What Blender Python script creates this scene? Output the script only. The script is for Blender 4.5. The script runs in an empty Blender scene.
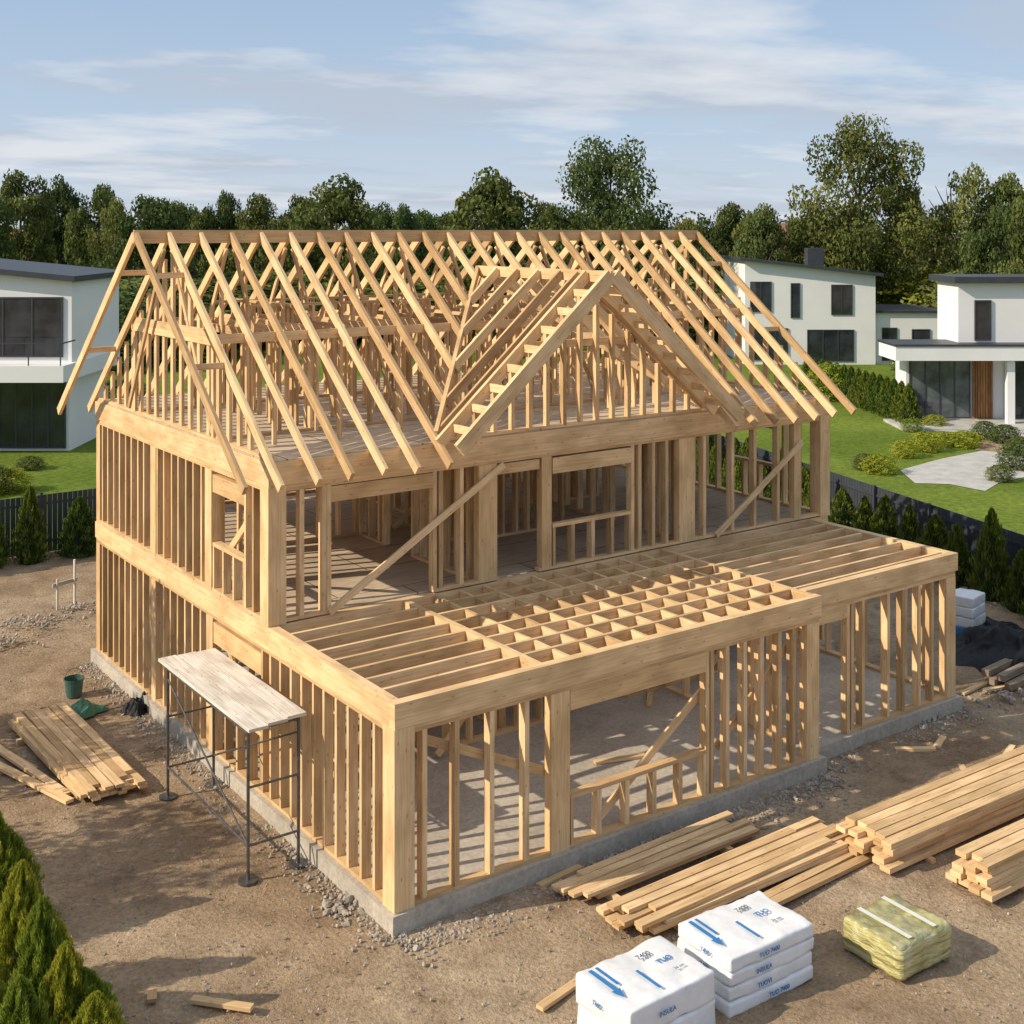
import bpy, math, random
import numpy as np
from mathutils import Vector, noise, Matrix
random.seed(7); rng=np.random.default_rng(7)
scene=bpy.context.scene; COL=scene.collection
# ---------------------------------------------------------------- camera frame helpers
FOC=1245.0; HOR=230.0; CH=9.0
Fv=Vector((.582,.813,0)).normalized(); Rv=Vector((Fv.y,-Fv.x,0))
CAM=Vector((-8.04,-13.79,CH))
ANG=-math.atan2(Fv.x,Fv.y)
def DP(px,depth,z=0.0):
    p=CAM+Fv*depth+Rv*((px-512)/FOC*depth); return Vector((p.x,p.y,z))
def G(px,py,z=0.0):
    return DP(px,(CH-z)*FOC/(py-HOR),z)
# ---------------------------------------------------------------- materials
def newmat(name):
    m=bpy.data.materials.new(name); m.use_nodes=True
    nt=m.node_tree; b=nt.nodes['Principled BSDF']; return m,nt,b
def N(nt,t,**k):
    n=nt.nodes.new(t)
    for a,v in k.items(): setattr(n,a,v)
    return n
def ramp(nt,fac,stops):
    r=N(nt,'ShaderNodeValToRGB'); e=r.color_ramp.elements
    while len(e)<len(stops): e.new(.5)
    for i,(p,c) in enumerate(stops):
        e[i].position=p; e[i].color=(*c,1)
    nt.links.new(fac,r.inputs[0]); return r.outputs[0]
def mul(nt,a,b,fac=1.0,mode='MULTIPLY'):
    m=N(nt,'ShaderNodeMix',data_type='RGBA',blend_type=mode)
    m.inputs[0].default_value=fac
    for s,v in ((6,a),(7,b)):
        if hasattr(v,'links'): nt.links.new(v,m.inputs[s])
        else: m.inputs[s].default_value=(*v,1)
    return m.outputs[2]
def mixf(nt,a,b,fac):
    m=N(nt,'ShaderNodeMix',data_type='RGBA')
    nt.links.new(fac,m.inputs[0])
    for s,v in ((6,a),(7,b)):
        if hasattr(v,'links'): nt.links.new(v,m.inputs[s])
        else: m.inputs[s].default_value=(*v,1)
    return m.outputs[2]
def noisen(nt,vec,scale,detail=5,rough=.6,dim='3D'):
    n=N(nt,'ShaderNodeTexNoise',noise_dimensions=dim); n.inputs['Scale'].default_value=scale
    n.inputs['Detail'].default_value=detail; n.inputs['Roughness'].default_value=rough
    if vec is not None: nt.links.new(vec,n.inputs['Vector'])
    return n.outputs['Fac']
def mapn(nt,vec,scale):
    m=N(nt,'ShaderNodeMapping'); m.inputs['Scale'].default_value=scale
    nt.links.new(vec,m.inputs['Vector']); return m.outputs[0]
def bump(nt,b,h,s,d=.02):
    n=N(nt,'ShaderNodeBump'); n.inputs['Strength'].default_value=s; n.inputs['Distance'].default_value=d
    nt.links.new(h,n.inputs['Height']); nt.links.new(n.outputs[0],b.inputs['Normal'])
def wood(name,light,dark,lo=.66,hi=1.10):
    m,nt,b=newmat(name)
    uv=N(nt,'ShaderNodeTexCoord').outputs['UV']
    g=noisen(nt,mapn(nt,uv,(1.3,34,1)),1.0,3,.65,'2D')
    c=ramp(nt,g,[(.3,dark),(.62,light)])
    v=N(nt,'ShaderNodeTexVoronoi',voronoi_dimensions='2D'); v.inputs['Scale'].default_value=1
    nt.links.new(mapn(nt,uv,(1.7,4.6,1)),v.inputs['Vector'])
    k=ramp(nt,v.outputs['Distance'],[(.025,(.45,.30,.18)),(.065,(1,1,1))])
    c=mul(nt,c,k,.6)
    at=N(nt,'ShaderNodeAttribute',attribute_name='tint')
    t=ramp(nt,at.outputs['Fac'],[(0,(lo,lo*.95,lo*.88)),(.3,(lo*.5+hi*.5,lo*.49+hi*.49,lo*.46+hi*.46)),(.6,(hi*.93,hi*.95,hi*.98)),(1,(hi,hi*.99,hi*.96))])
    c=mul(nt,c,t)
    st=noisen(nt,mapn(nt,uv,(1.1,2.5,1)),1.0,2,.6,'2D')
    c=mul(nt,c,ramp(nt,st,[(.3,(.80,.77,.72)),(.6,(1.05,1.05,1.05))]))
    nt.links.new(c,b.inputs['Base Color']); b.inputs['Roughness'].default_value=.75
    b.inputs['Specular IOR Level'].default_value=.2
    return m
M_WOOD=wood('pine_timber',(.79,.565,.325),(.60,.405,.215))
M_WOODB=wood('beam_timber',(.79,.555,.31),(.64,.43,.225),.76,1.05)
M_OLD=wood('weathered_timber',(.78,.74,.69),(.56,.52,.47))
M_GREY=wood('dark_weathered_timber',(.30,.24,.18),(.16,.12,.09))
M_SLATW=wood('cladding_timber',(.42,.22,.10),(.28,.13,.06))
def flat(name,col,rough=.6,metal=0,var=.12,scale=3,bstr=0.1):
    m,nt,b=newmat(name)
    oc=N(nt,'ShaderNodeTexCoord').outputs['Object']
    n=noisen(nt,oc,scale,4,.6)
    c=mul(nt,col,ramp(nt,n,[(.3,(1-var,)*3),(.7,(1+var*.4,)*3)]))
    nt.links.new(c,b.inputs['Base Color']); b.inputs['Roughness'].default_value=rough
    b.inputs['Metallic'].default_value=metal
    if bstr: bump(nt,b,n,bstr,.01)
    return m
def concrete():
    m,nt,b=newmat('concrete')
    oc=N(nt,'ShaderNodeTexCoord').outputs['Object']
    n1=noisen(nt,oc,.8,5,.65); n2=noisen(nt,oc,14,3,.7)
    c=ramp(nt,n1,[(.3,(.36,.32,.27)),(.7,(.57,.52,.44))])
    c=mul(nt,c,ramp(nt,n2,[(.3,(.74,.73,.71)),(.65,(1.05,1.05,1.05))]))
    nt.links.new(c,b.inputs['Base Color']); b.inputs['Roughness'].default_value=.85
    return m
M_CONC=concrete()
def plywood():
    m,nt,b=newmat('plywood_deck')
    oc=N(nt,'ShaderNodeTexCoord').outputs['Object']
    br=N(nt,'ShaderNodeTexBrick'); nt.links.new(oc,br.inputs['Vector'])
    br.inputs['Scale'].default_value=1; br.inputs['Brick Width'].default_value=2.44; br.inputs['Row Height'].default_value=1.22
    br.inputs['Mortar Size'].default_value=.012; br.inputs['Color1'].default_value=(.64,.52,.38,1); br.inputs['Color2'].default_value=(.55,.44,.32,1)
    br.inputs['Mortar'].default_value=(.10,.07,.05,1)
    n=noisen(nt,mapn(nt,oc,(2,14,1)),1,4,.6)
    c=mul(nt,br.outputs['Color'],ramp(nt,n,[(.3,(.78,.76,.72)),(.7,(1.1,1.1,1.1))]))
    n3=noisen(nt,oc,.7,3,.6)
    c=mul(nt,c,ramp(nt,n3,[(.35,(.76,.76,.76)),(.65,(1.05,1.05,1.05))]))
    nt.links.new(c,b.inputs['Base Color']); b.inputs['Roughness'].default_value=.8
    return m
M_PLY=plywood()
def dirt():
    m,nt,b=newmat('dirt')
    oc=N(nt,'ShaderNodeTexCoord').outputs['Object']
    n1=noisen(nt,oc,.22,4,.6); n2=noisen(nt,oc,1.6,5,.7); n3=noisen(nt,oc,18,4,.75)
    c=ramp(nt,n1,[(.32,(.30,.21,.135)),(.5,(.405,.30,.20)),(.68,(.51,.40,.28))])
    c=mul(nt,c,ramp(nt,n2,[(.3,(.60,.57,.53)),(.45,(.88,.87,.86)),(.7,(1.14,1.13,1.12))]))
    c=mul(nt,c,ramp(nt,n3,[(.3,(.64,.62,.59)),(.55,(1.02,1.02,1.02)),(.72,(1.2,1.18,1.15))]))
    v=N(nt,'ShaderNodeTexVoronoi'); v.inputs['Scale'].default_value=9; nt.links.new(oc,v.inputs['Vector'])
    msk=ramp(nt,v.outputs['Distance'],[(.13,(1,1,1)),(.2,(0,0,0))])
    gate=ramp(nt,n2,[(.5,(0,0,0)),(.6,(1,1,1))])
    mk=mul(nt,msk,gate)
    c=mixf(nt,c,(.48,.43,.37),mk)
    nt.links.new(c,b.inputs['Base Color']); b.inputs['Roughness'].default_value=.95
    b.inputs['Specular IOR Level'].default_value=.05
    h=mul(nt,n3,n2,1,'ADD'); bump(nt,b,h,.9,.055); return m
M_DIRT=dirt()
def grass():
    m,nt,b=newmat('grass')
    oc=N(nt,'ShaderNodeTexCoord').outputs['Object']
    n1=noisen(nt,oc,.12,4,.6); n2=noisen(nt,oc,4,5,.8)
    c=ramp(nt,n1,[(.35,(.105,.155,.025)),(.65,(.18,.24,.045))])
    c=mul(nt,c,ramp(nt,n2,[(.3,(.5,.55,.45)),(.7,(1.35,1.3,1.2))]))
    nt.links.new(c,b.inputs['Base Color']); b.inputs['Roughness'].default_value=.9
    b.inputs['Specular IOR Level'].default_value=.05
    bump(nt,b,n2,.8,.05); return m
M_GRASS=grass()
def leafmat(name,dark,mid,light,tr=.22):
    m,nt,b=newmat(name); nt.nodes.remove(b)
    b=N(nt,'ShaderNodeBsdfDiffuse')
    at=N(nt,'ShaderNodeAttribute',attribute_name='tint')
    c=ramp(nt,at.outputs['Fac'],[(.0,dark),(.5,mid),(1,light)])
    oi=N(nt,'ShaderNodeObjectInfo')
    c=mul(nt,c,ramp(nt,oi.outputs['Random'],[(0,(.72,.82,.85)),(1,(1.3,1.12,.95))]))
    nt.links.new(c,b.inputs[0])
    t=N(nt,'ShaderNodeBsdfTranslucent'); nt.links.new(c,t.inputs[0])
    mx=N(nt,'ShaderNodeMixShader'); mx.inputs[0].default_value=tr
    nt.links.new(b.outputs[0],mx.inputs[1]); nt.links.new(t.outputs[0],mx.inputs[2])
    nt.links.new(mx.outputs[0],nt.nodes['Material Output'].inputs[0]); return m
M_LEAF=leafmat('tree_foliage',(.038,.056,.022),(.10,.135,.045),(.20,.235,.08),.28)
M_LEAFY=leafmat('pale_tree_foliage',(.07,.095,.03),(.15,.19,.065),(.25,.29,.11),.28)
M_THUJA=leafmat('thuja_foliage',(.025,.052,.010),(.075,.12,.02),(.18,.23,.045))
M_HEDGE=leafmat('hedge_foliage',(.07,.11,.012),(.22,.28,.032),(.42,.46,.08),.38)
M_FAR=leafmat('far_foliage',(.06,.085,.055),(.10,.125,.075),(.135,.165,.095))
M_BARK=flat('bark',(.16,.13,.095),.9,0,.4,6,.6)
M_WHITE=flat('white_render',(.80,.80,.80),.8,0,.05,.6,0)
M_DARK=flat('anthracite_metal',(.045,.05,.06),.5,0,.2,2,0)
M_FENCE=flat('fence_metal',(.06,.07,.085),.45,.2,.25,2,0)
M_STEEL=flat('galvanised_steel',(.16,.16,.165),.45,.7,.4,12,.1)
M_STONE=flat('stone',(.42,.37,.31),.9,0,.5,8,0)
M_PAVE=flat('paving',(.48,.47,.44),.85,0,.25,1.5,0)
M_ROOFT=flat('tile_roof',(.30,.15,.10),.85,0,.3,2,0)
M_BLACK=flat('black_plastic',(.006,.0065,.008),.55,0,.3,5,0)
M_BLACK.node_tree.nodes['Principled BSDF'].inputs['Specular IOR Level'].default_value=.25
M_GREENP=flat('green_plastic',(.06,.22,.13),.5,0,.3,8,.1)
M_BUCKET=flat('green_bucket_plastic',(.05,.12,.10),.5,0,.2,8,0)
M_WRAP=flat('white_wrap',(.80,.81,.82),.32,0,.12,5,.8)
M_STRAP=flat('pale_strap',(.72,.73,.66),.4,0,.12,5,0)
M_PRINT=flat('blue_print',(.03,.20,.48),.45,0,.1,8,0)
M_PRINTG=flat('grey_print',(.18,.20,.24),.5,0,.1,8,0)
def glassm(name,col,rough=.05):
    m,nt,b=newmat(name)
    oc=N(nt,'ShaderNodeTexCoord').outputs['Object']
    c=ramp(nt,noisen(nt,oc,.8,3,.6),[(.35,tuple(x*.5 for x in col)),(.65,tuple(x*1.6 for x in col))])
    nt.links.new(c,b.inputs['Base Color'])
    b.inputs['Roughness'].default_value=rough; b.inputs['Specular IOR Level'].default_value=.6
    return m
M_GLASS=glassm('window_glass',(.03,.036,.042))
M_GLASSL=glassm('pale_window_glass',(.10,.115,.125))
def clearwrap():
    m,nt,b=newmat('plastic_wrapped_wool')
    oc=N(nt,'ShaderNodeTexCoord').outputs['Object']
    n=noisen(nt,oc,4,4,.6); n2=noisen(nt,mapn(nt,oc,(1.5,1.5,6)),2.2,3,.55)
    c=ramp(nt,n,[(.35,(.40,.37,.14)),(.55,(.52,.48,.21)),(.66,(.60,.57,.32))])
    lay=N(nt,'ShaderNodeTexWave',bands_direction='Z'); lay.inputs['Scale'].default_value=2.2; lay.inputs['Distortion'].default_value=1.2
    nt.links.new(oc,lay.inputs['Vector'])
    c=mul(nt,c,ramp(nt,lay.outputs['Fac'],[(.0,(.62,.62,.6)),(.3,(1,1,1))]))
    nt.links.new(c,b.inputs['Base Color']); b.inputs['Roughness'].default_value=.35
    b.inputs['Coat Weight'].default_value=.9; b.inputs['Coat Roughness'].default_value=.12
    bump(nt,b,n2,1,.08); return m
M_CLEAR=clearwrap()
# ---------------------------------------------------------------- mesh builder
class MB:
    def __init__(s): s.v=[];s.f=[];s.uv=[];s.t=[]
    def beam(s,a,b,w,h,up=(0,0,1),tint=None,jit=True):
        a=Vector(a);b=Vector(b);ax=b-a;L=ax.length;ax.normalize();up=Vector(up)
        if abs(ax.dot(up.normalized()))>.995: up=Vector((0,1,0))
        sd=ax.cross(up).normalized();u=sd.cross(ax)
        if jit: w*=1+random.uniform(-.04,.04);h*=1+random.uniform(-.03,.03)
        n=len(s.v);t=random.random() if tint is None else tint
        for p in (a,b):
            for i,j in ((-1,-1),(1,-1),(1,1),(-1,1)):
                s.v.append(p+sd*(w/2*i)+u*(h/2*j)); s.t.append(t)
        o=random.random()*50;q=random.random()*50
        lens=(w,h,w,h)
        for k in range(4):
            k2=(k+1)%4
            s.f.append((n+k,n+k2,n+4+k2,n+4+k))
            s.uv+= [(o,q),(o,q+lens[k]),(o+L,q+lens[k]),(o+L,q)]; q+=.37
        s.f.append((n+3,n+2,n+1,n)); s.uv+=[(o,q),(o+w*.2,q),(o+w*.2,q+h),(o,q+h)]
        s.f.append((n+4,n+5,n+6,n+7)); s.uv+=[(o,q),(o+w*.2,q),(o+w*.2,q+h),(o,q+h)]
    def box(s,x0,x1,y0,y1,z0,z1,tint=None):
        dx,dy,dz=x1-x0,y1-y0,z1-z0;cx,cy,cz=(x0+x1)/2,(y0+y1)/2,(z0+z1)/2
        if dz>=dx and dz>=dy: s.beam((cx,cy,z0),(cx,cy,z1),dx,dy,(0,1,0),tint,False)
        elif dx>=dy: s.beam((x0,cy,cz),(x1,cy,cz),dy,dz,(0,0,1),tint,False)
        else: s.beam((cx,y0,cz),(cx,y1,cz),dx,dz,(0,0,1),tint,False)
    def cone(s,a,b,r0,r1,n=8,cap=True):
        a=Vector(a);b=Vector(b);ax=(b-a).normalized()
        up=Vector((0,0,1)) if abs(ax.z)<.9 else Vector((0,1,0))
        sd=ax.cross(up).normalized();u=sd.cross(ax);k=len(s.v);t=random.random()
        for p,r in ((a,r0),(b,r1)):
            for i in range(n):
                an=2*math.pi*i/n; s.v.append(p+sd*(r*math.cos(an))+u*(r*math.sin(an))); s.t.append(t)
        for i in range(n):
            j=(i+1)%n; s.f.append((k+j,k+i,k+n+i,k+n+j)); s.uv+=[(0,0)]*4
        if cap:
            s.f.append(tuple(k+i for i in range(n))); s.uv+=[(0,0)]*n
            s.f.append(tuple(k+n+i for i in reversed(range(n)))); s.uv+=[(0,0)]*n
    def poly(s,pts):
        k=len(s.v)
        for p in pts: s.v.append(Vector(p)); s.t.append(.5)
        s.f.append(tuple(range(k,k+len(pts)))); s.uv+=[(p[0],p[1]) for p in pts]
    def build(s,name,mat,parent=None,origin=None,smooth=False,**props):
        if not s.v: return None
        vs=np.array([tuple(p) for p in s.v])
        if origin is None:
            origin=Vector(((vs[:,0].min()+vs[:,0].max())/2,(vs[:,1].min()+vs[:,1].max())/2,vs[:,2].min()))
        o=Vector(origin)
        me=bpy.data.meshes.new(name); me.from_pydata([tuple(Vector(p)-o) for p in s.v],[],s.f)
        ul=me.uv_layers.new(name='UVMap'); ul.data.foreach_set('uv',np.array(s.uv,dtype=np.float32).ravel())
        at=me.attributes.new('tint','FLOAT','POINT'); at.data.foreach_set('value',np.array(s.t,dtype=np.float32))
        if smooth: me.polygons.foreach_set('use_smooth',[True]*len(me.polygons))
        me.materials.append(mat); ob=bpy.data.objects.new(name,me); COL.objects.link(ob)
        ob.location=o
        if parent:
            ob.parent=parent
            if parent.parent: ob.location=o-parent.location
        for k,v in props.items(): ob[k]=v
        return ob
def empty(name,loc=(0,0,0),rot=0,**props):
    e=bpy.data.objects.new(name,None); COL.objects.link(e); e.location=loc; e.rotation_euler=(0,0,rot)
    e.empty_display_size=.3
    for k,v in props.items(): e[k]=v
    return e
def one(name,mat,parent,fn,**p):
    m=MB(); fn(m); return m.build(name,mat,parent,**p)
def single_beam(name,a,b,w,h,mat=M_WOOD,parent=None,up=(0,0,1),**p):
    m=MB(); m.beam(a,b,w,h,up); return m.build(name,mat,parent,origin=None,**p)
def quads(name,C,Nn,S,T,mat,parent=None,asp=.6,extra=None):
    n=len(C); r=rng.normal(size=(n,3)); Nn=Nn/np.linalg.norm(Nn,axis=1,keepdims=True)
    t1=np.cross(Nn,r); t1/=np.linalg.norm(t1,axis=1,keepdims=True); t2=np.cross(Nn,t1)
    if extra is not None:
        t1=t1+extra; t1/=np.linalg.norm(t1,axis=1,keepdims=True); t2=np.cross(Nn,t1); t2/=np.linalg.norm(t2,axis=1,keepdims=True)
    S=S[:,None]
    V=np.stack([C+t1*S,C+t2*S*asp,C-t1*S,C-t2*S*asp],1).reshape(-1,3)
    me=bpy.data.meshes.new(name); me.vertices.add(4*n); me.vertices.foreach_set('co',V.ravel())
    me.loops.add(4*n); me.loops.foreach_set('vertex_index',np.arange(4*n,dtype=np.int32))
    me.polygons.add(n); me.polygons.foreach_set('loop_start',np.arange(0,4*n,4,dtype=np.int32))
    me.polygons.foreach_set('loop_total',np.full(n,4,dtype=np.int32))
    me.update(calc_edges=True)
    at=me.attributes.new('tint','FLOAT','POINT'); at.data.foreach_set('value',np.repeat(np.clip(T,0,1),4).astype(np.float32))
    me.materials.append(mat); return me
# ---------------------------------------------------------------- ground
def ground():
    def axis(lo,hi,st,far):
        a=list(np.arange(lo,hi+1e-6,st)); 
        ext=[15,40,100,250,600,far]
        return [lo-e for e in reversed(ext)]+a+[hi+e for e in ext]
    xs=axis(-22,30,.2,1500); ys=axis(-20,26,.2,1500)
    V=[];nx=len(xs)
    for y in ys:
        for x in xs:
            z=0
            if -22<x<30 and -20<y<21:
                z=.08*noise.noise(Vector((x*.35,y*.35,0)))+.05*noise.noise(Vector((x*1.3,y*1.3,3)))+.025*noise.noise(Vector((x*4,y*4,7)))
                for c0 in (-4.3,-6.1):
                    d=abs((x-c0)-.5*math.sin(y*.25)); 
                    if d<.35: z-=.06*(1-d/.35)
                dx=max(-x,0,x-12.9);dy=max(-y,0,y-12.4);d=math.hypot(dx,dy)
                if d<1.2: z=z*.5+.03*(1-d/1.2)
                if x>16: z*=max(0,1-(x-16)/2)
                if y>18: z*=max(0,1-(y-18)/2)
            V.append((x,y,z))
    Fc=[(j*nx+i,j*nx+i+1,(j+1)*nx+i+1,(j+1)*nx+i) for j in range(len(ys)-1) for i in range(nx-1)]
    me=bpy.data.meshes.new('ground'); me.from_pydata(V,[],Fc); me.materials.append(M_DIRT)
    me.polygons.foreach_set('use_smooth',[True]*len(me.polygons))
    o=bpy.data.objects.new('ground',me); COL.objects.link(o); o['kind']='structure'; o['label']='bare brown earth of the building site with ruts'; o['category']='ground'
ground()
FX=lambda y:19.9+.309*(y-4.2)
m=MB(); m.poly([(-1400,22.1,.03),(FX(22.1),22.1,.03),(FX(22.1),1400,.03),(-1400,1400,.03)])
m.poly([(FX(22.1),22.1,.03),(FX(-20),-20,.03),(1400,-20,.03),(1400,1400,.03),(FX(22.1),1400,.03)])
m.build('lawn',M_GRASS,kind='structure',label='mown green lawn of the neighbouring plots',category='lawn',origin=(0,0,0))
def sheet(name,pts,z,mat,lab,cat,**k):
    m=MB(); m.poly([(*G(a,b,z).xy,z) for a,b in pts]); m.build(name,mat,kind='structure',label=lab,category=cat,**k)
sheet('path',[(900,470),(940,459),(985,450),(1060,438),(1060,470),(1000,482),(985,491),(950,484),(915,483)],.045,M_PAVE,'pale paved garden path beside the white house','path')
sheet('terrace',[(900,422),(1100,422),(1100,440),(1010,436),(900,428)],.05,M_PAVE,'paved terrace in front of the white house','terrace')
sheet('flower_bed',[(985,431),(1022,436),(1005,452),(975,450)],.055,M_DIRT,'bare soil bed beside the paved path','flower bed')
# ---------------------------------------------------------------- HOUSE FRAME
H=empty('timber_frame_house',(0,0,0),label='unfinished two-storey house of bare pine framing on concrete slab',category='house')
XW=12.3
def foundation(m):
    m.box(-.08,8.18,-.08,3.7,-.3,.28); m.box(8.18,XW+.08,.25,3.7,-.3,.277); m.box(-.08,12.9,3.7,12.4,-.3,.283)
one('foundation',M_CONC,H,foundation,label='low grey concrete slab foundation')
rest=MB(); restp=MB()
def wall(axis,c,s0,s1,z0,z1,sp=.4,opens=(),posts=(),studs=None,sep=True,dep=.14,sw=.06,cross=True):
    def P(s,z): return (s,c,z) if axis=='x' else (c,s,z)
    wd=lambda a:(a,dep) if axis=='x' else (dep,a)
    par=None
    pm=MB() if sep else restp
    pl=.05
    def horiz(mb,a,b,z,h,d=dep,t=None): mb.beam(P(a,z),P(b,z),d,h,(0,0,1),t)
    doors=[o for o in opens if o[2] is None]
    segs=[];x=s0
    for o in sorted(doors): segs.append((x,o[0])); x=o[1]
    segs.append((x,s1))
    for a,b in segs:
        if b-a>.05: horiz(pm,a,b,z0+pl/2,pl)
    horiz(pm,s0,s1,z1-pl/2,pl); horiz(pm,s0,s1,z1-pl*1.52,pl,dep*.98)
    if sep: par=pm.build('wall_frame',M_WOODB,H)
    zt=z1-pl*2.02; zb=z0+pl
    def stud(s,za=zb,zb_=zt,w=sw,nm='stud'):
        w1,w2=wd(w)
        if sep: single_beam(nm,P(s,za),P(s,zb_),w1,w2,M_WOOD,par,(0,1,0))
        else: rest.beam(P(s,za),P(s,zb_),w1,w2,(0,1,0))
    def inopen(s,pad=.06):
        return any(o[0]-pad<s<o[1]+pad for o in opens) or any(p[0]-.05<s<p[1]+.05 for p in posts)
    if studs is None:
        n=max(1,round((s1-s0)/sp)); studs=[s0+.03+(s1-s0-.06)*i/n for i in range(n+1)]
    for s in studs:
        if not inopen(s): stud(s+random.uniform(-.02,.02))
    for p0,p1 in posts:
        w1,w2=wd(p1-p0)
        if sep:
            if axis=='x': w2*=1.12
            else: w1*=1.12
            single_beam('post',P((p0+p1)/2,zb-.048),P((p0+p1)/2,zt),w1,w2,M_WOODB,par,(0,1,0))
        else: rest.beam(P((p0+p1)/2,zb),P((p0+p1)/2,zt),w1,w2,(0,1,0))
    for o in opens:
        a,b,sill,head,hh=o
        for e in (a-.03,b+.03):
            if not any(p[0]-.04<e<p[1]+.04 for p in posts): stud(e)
        mb=MB(); mb.beam(P(a,head+hh/2),P(b,head+hh/2),dep*1.03,hh,(0,0,1))
        if sep: mb.build('header',M_WOODB,par)
        else:
            rest.beam(P(a,head+hh/2),P(b,head+hh/2),dep,hh,(0,0,1))
        if head+hh<zt-.12:
            n=max(1,round((b-a)/.45))
            for i in range(1,n): stud(a+(b-a)*i/n,head+hh,zt,sw,'cripple_stud')
        if sill:
            mb=MB() if sep else rest
            mb.beam(P(a,sill),P(b,sill),dep*1.02,.06,(0,0,1))
            if sep: mb.build('window_sill',M_WOODB,par)
            n=max(2,round((b-a)/.5))
            for i in range(1,n): stud(a+(b-a)*i/n,zb,sill-.03,sw,'cripple_stud')
            stud(a+.035,zb,sill-.03,.05,'cripple_stud'); stud(b-.035,zb,sill-.03,.05,'cripple_stud')
    return par
Z0,Z1,Z2,Z3,Z4,Z5=.28,2.62,2.95,2.97,5.08,5.45
YF=3.8;XR=12.8;YB=12.3
wall('x',.075,0.16,8.08,Z0,Z1,studs=[.46,.94,1.5,2.08,5.62,5.98,6.34,6.72,7.14,7.5],opens=[(2.85,5.5,1.0,2.22,.3)],posts=[(2.5,2.84),(7.78,8.08)],sw=.075)
wall('x',.405,8.14,XW-.02,Z0,Z1,studs=[9.32,9.62,10.3,10.75,11.2,11.6],opens=[(8.35,9.2,None,2.3,.22)],posts=[(XW-.3,XW-.03)],sw=.07)
wall('y',.075,.2,YB,Z0,Z1,sp=.36,opens=[(4.1,6.0,1.2,2.12,.34)],posts=[(6.03,6.3),(8.75,8.98),(12.05,12.28)])
wall('y',XW-.08,.5,YF,Z0,Z1,sp=.45,sep=False)
wall('x',YF+.075,.2,XR,Z3,Z4,studs=[.55,.93,3.1,3.5,7.5,7.85,8.18,9.2,9.95,10.6,11.3],opens=[(1.05,2.95,None,4.72,.24),(4.27,5.15,None,4.78,.18),(5.45,7.3,3.73,4.66,.28)],posts=[(3.85,4.24),(5.2,5.42),(8.5,8.92),(11.75,11.95)],sw=.075)
wall('y',.075,YF+.22,YB,Z3,Z4,sp=.36,opens=[(4.75,6.05,3.75,4.62,.3)],posts=[(6.08,6.36),(8.75,8.98),(12.05,12.28)])
for (a,b,c,d,e,f) in [(-.03,.27,-.03,.27,.283,2.62),(-.03,.27,YF-.03,YF+.27,2.953,5.08),(XR-.27,XR+.03,YF-.03,YF+.25,2.953,5.08)]:
    one('corner_post',M_WOODB,H,lambda m:m.box(a,b,c,d,e,f,.85))
wall('x',YF+.075,.2,XR-.1,Z0,Z1,sp=.5,sep=False,opens=[(1.2,3.2,None,2.2,.25),(5.6,7.2,None,2.2,.25),(9.6,11.2,None,2.2,.25)])
wall('x',YB-.075,.2,XR-.1,Z0,Z1,sp=.5,sep=False,opens=[(2,3.8,1.2,2.2,.25),(7,9.4,None,2.2,.25)])
wall('x',YB-.075,.2,XR-.1,Z3,Z4,sp=.45,sep=False,opens=[(2,3.6,3.8,4.6,.25),(7,8.6,3.8,4.6,.25)])
wall('y',XR-.075,YF+.3,YB,Z0,Z1,sp=.5,sep=False,opens=[(6,7.5,None,2.2,.25)])
wall('y',XR-.075,YF+.3,YB,Z3,Z4,sp=.42,sep=False,opens=[(5.2,6.6,3.8,4.6,.25),(9,10.4,3.8,4.6,.25)])
wall('y',8.15,.6,YF,Z0,Z1,sp=.5,sep=False,opens=[(1.6,2.6,None,2.3,.2)])
wall('y',4.5,YF+.2,YB-.2,Z0,Z1,sp=.5,sep=False,opens=[(5,6,None,2.3,.2)])
wall('y',8.8,YF+.2,YB-.2,Z0,Z1,sp=.5,sep=False,opens=[(6,7,None,2.3,.2)])
wall('x',8.0,.2,XR-.2,Z0,Z1,sp=.5,sep=False,opens=[(1.6,2.6,None,2.3,.2),(6,7.6,None,2.3,.2)])
wall('x',8.1,.2,XR-.2,Z3,Z4,sp=.4,sep=False,opens=[(1.4,2.6,None,4.7,.2),(6.4,7.3,None,4.7,.2),(10,11,None,4.7,.2)])
wall('y',3.9,YF+.3,8.0,Z3,Z4,sp=.4,sep=False,opens=[(6.0,7.0,None,4.7,.2)])
wall('y',8.7,YF+.3,8.0,Z3,Z4,sp=.42,sep=False,opens=[(5.0,6.0,None,4.7,.2)])
wall('x',6.3,5.2,7.6,Z3,Z4,sp=.3,sep=False)
wall('y',5.15,6.3,8.0,Z3,Z4,sp=.3,sep=False)
wall('y',5.6,8.2,YB-.2,Z3,Z4,sp=.45,sep=False); wall('y',9.4,8.2,YB-.2,Z3,Z4,sp=.45,sep=False)
def rb(*a,t=None): one('rim_beam',M_WOODB,H,lambda m:m.box(*a,t))
rb(-.02,8.12,-.02,.13,2.623,2.95,t=.8); rb(8.123,XW+.04,.32,.47,2.623,2.948,t=.7); rb(-.02,.13,.133,YB,2.623,2.947,t=.75)
rb(XW-.11,XW+.04,.473,YF-.003,2.623,2.945,t=.6); rb(.133,XR,YF-.0,YF+.15,2.623,2.944,t=.6); rb(8.0,8.12,.133,.5,2.66,2.93)
rb(-.02,XR+.02,YF-.02,YF+.13,5.083,5.45,t=.8); rb(-.02,.13,YF+.133,YB,5.083,5.447,t=.7); rb(XR-.13,XR+.02,YF+.133,YB,5.083,5.447,t=.6)
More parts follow.
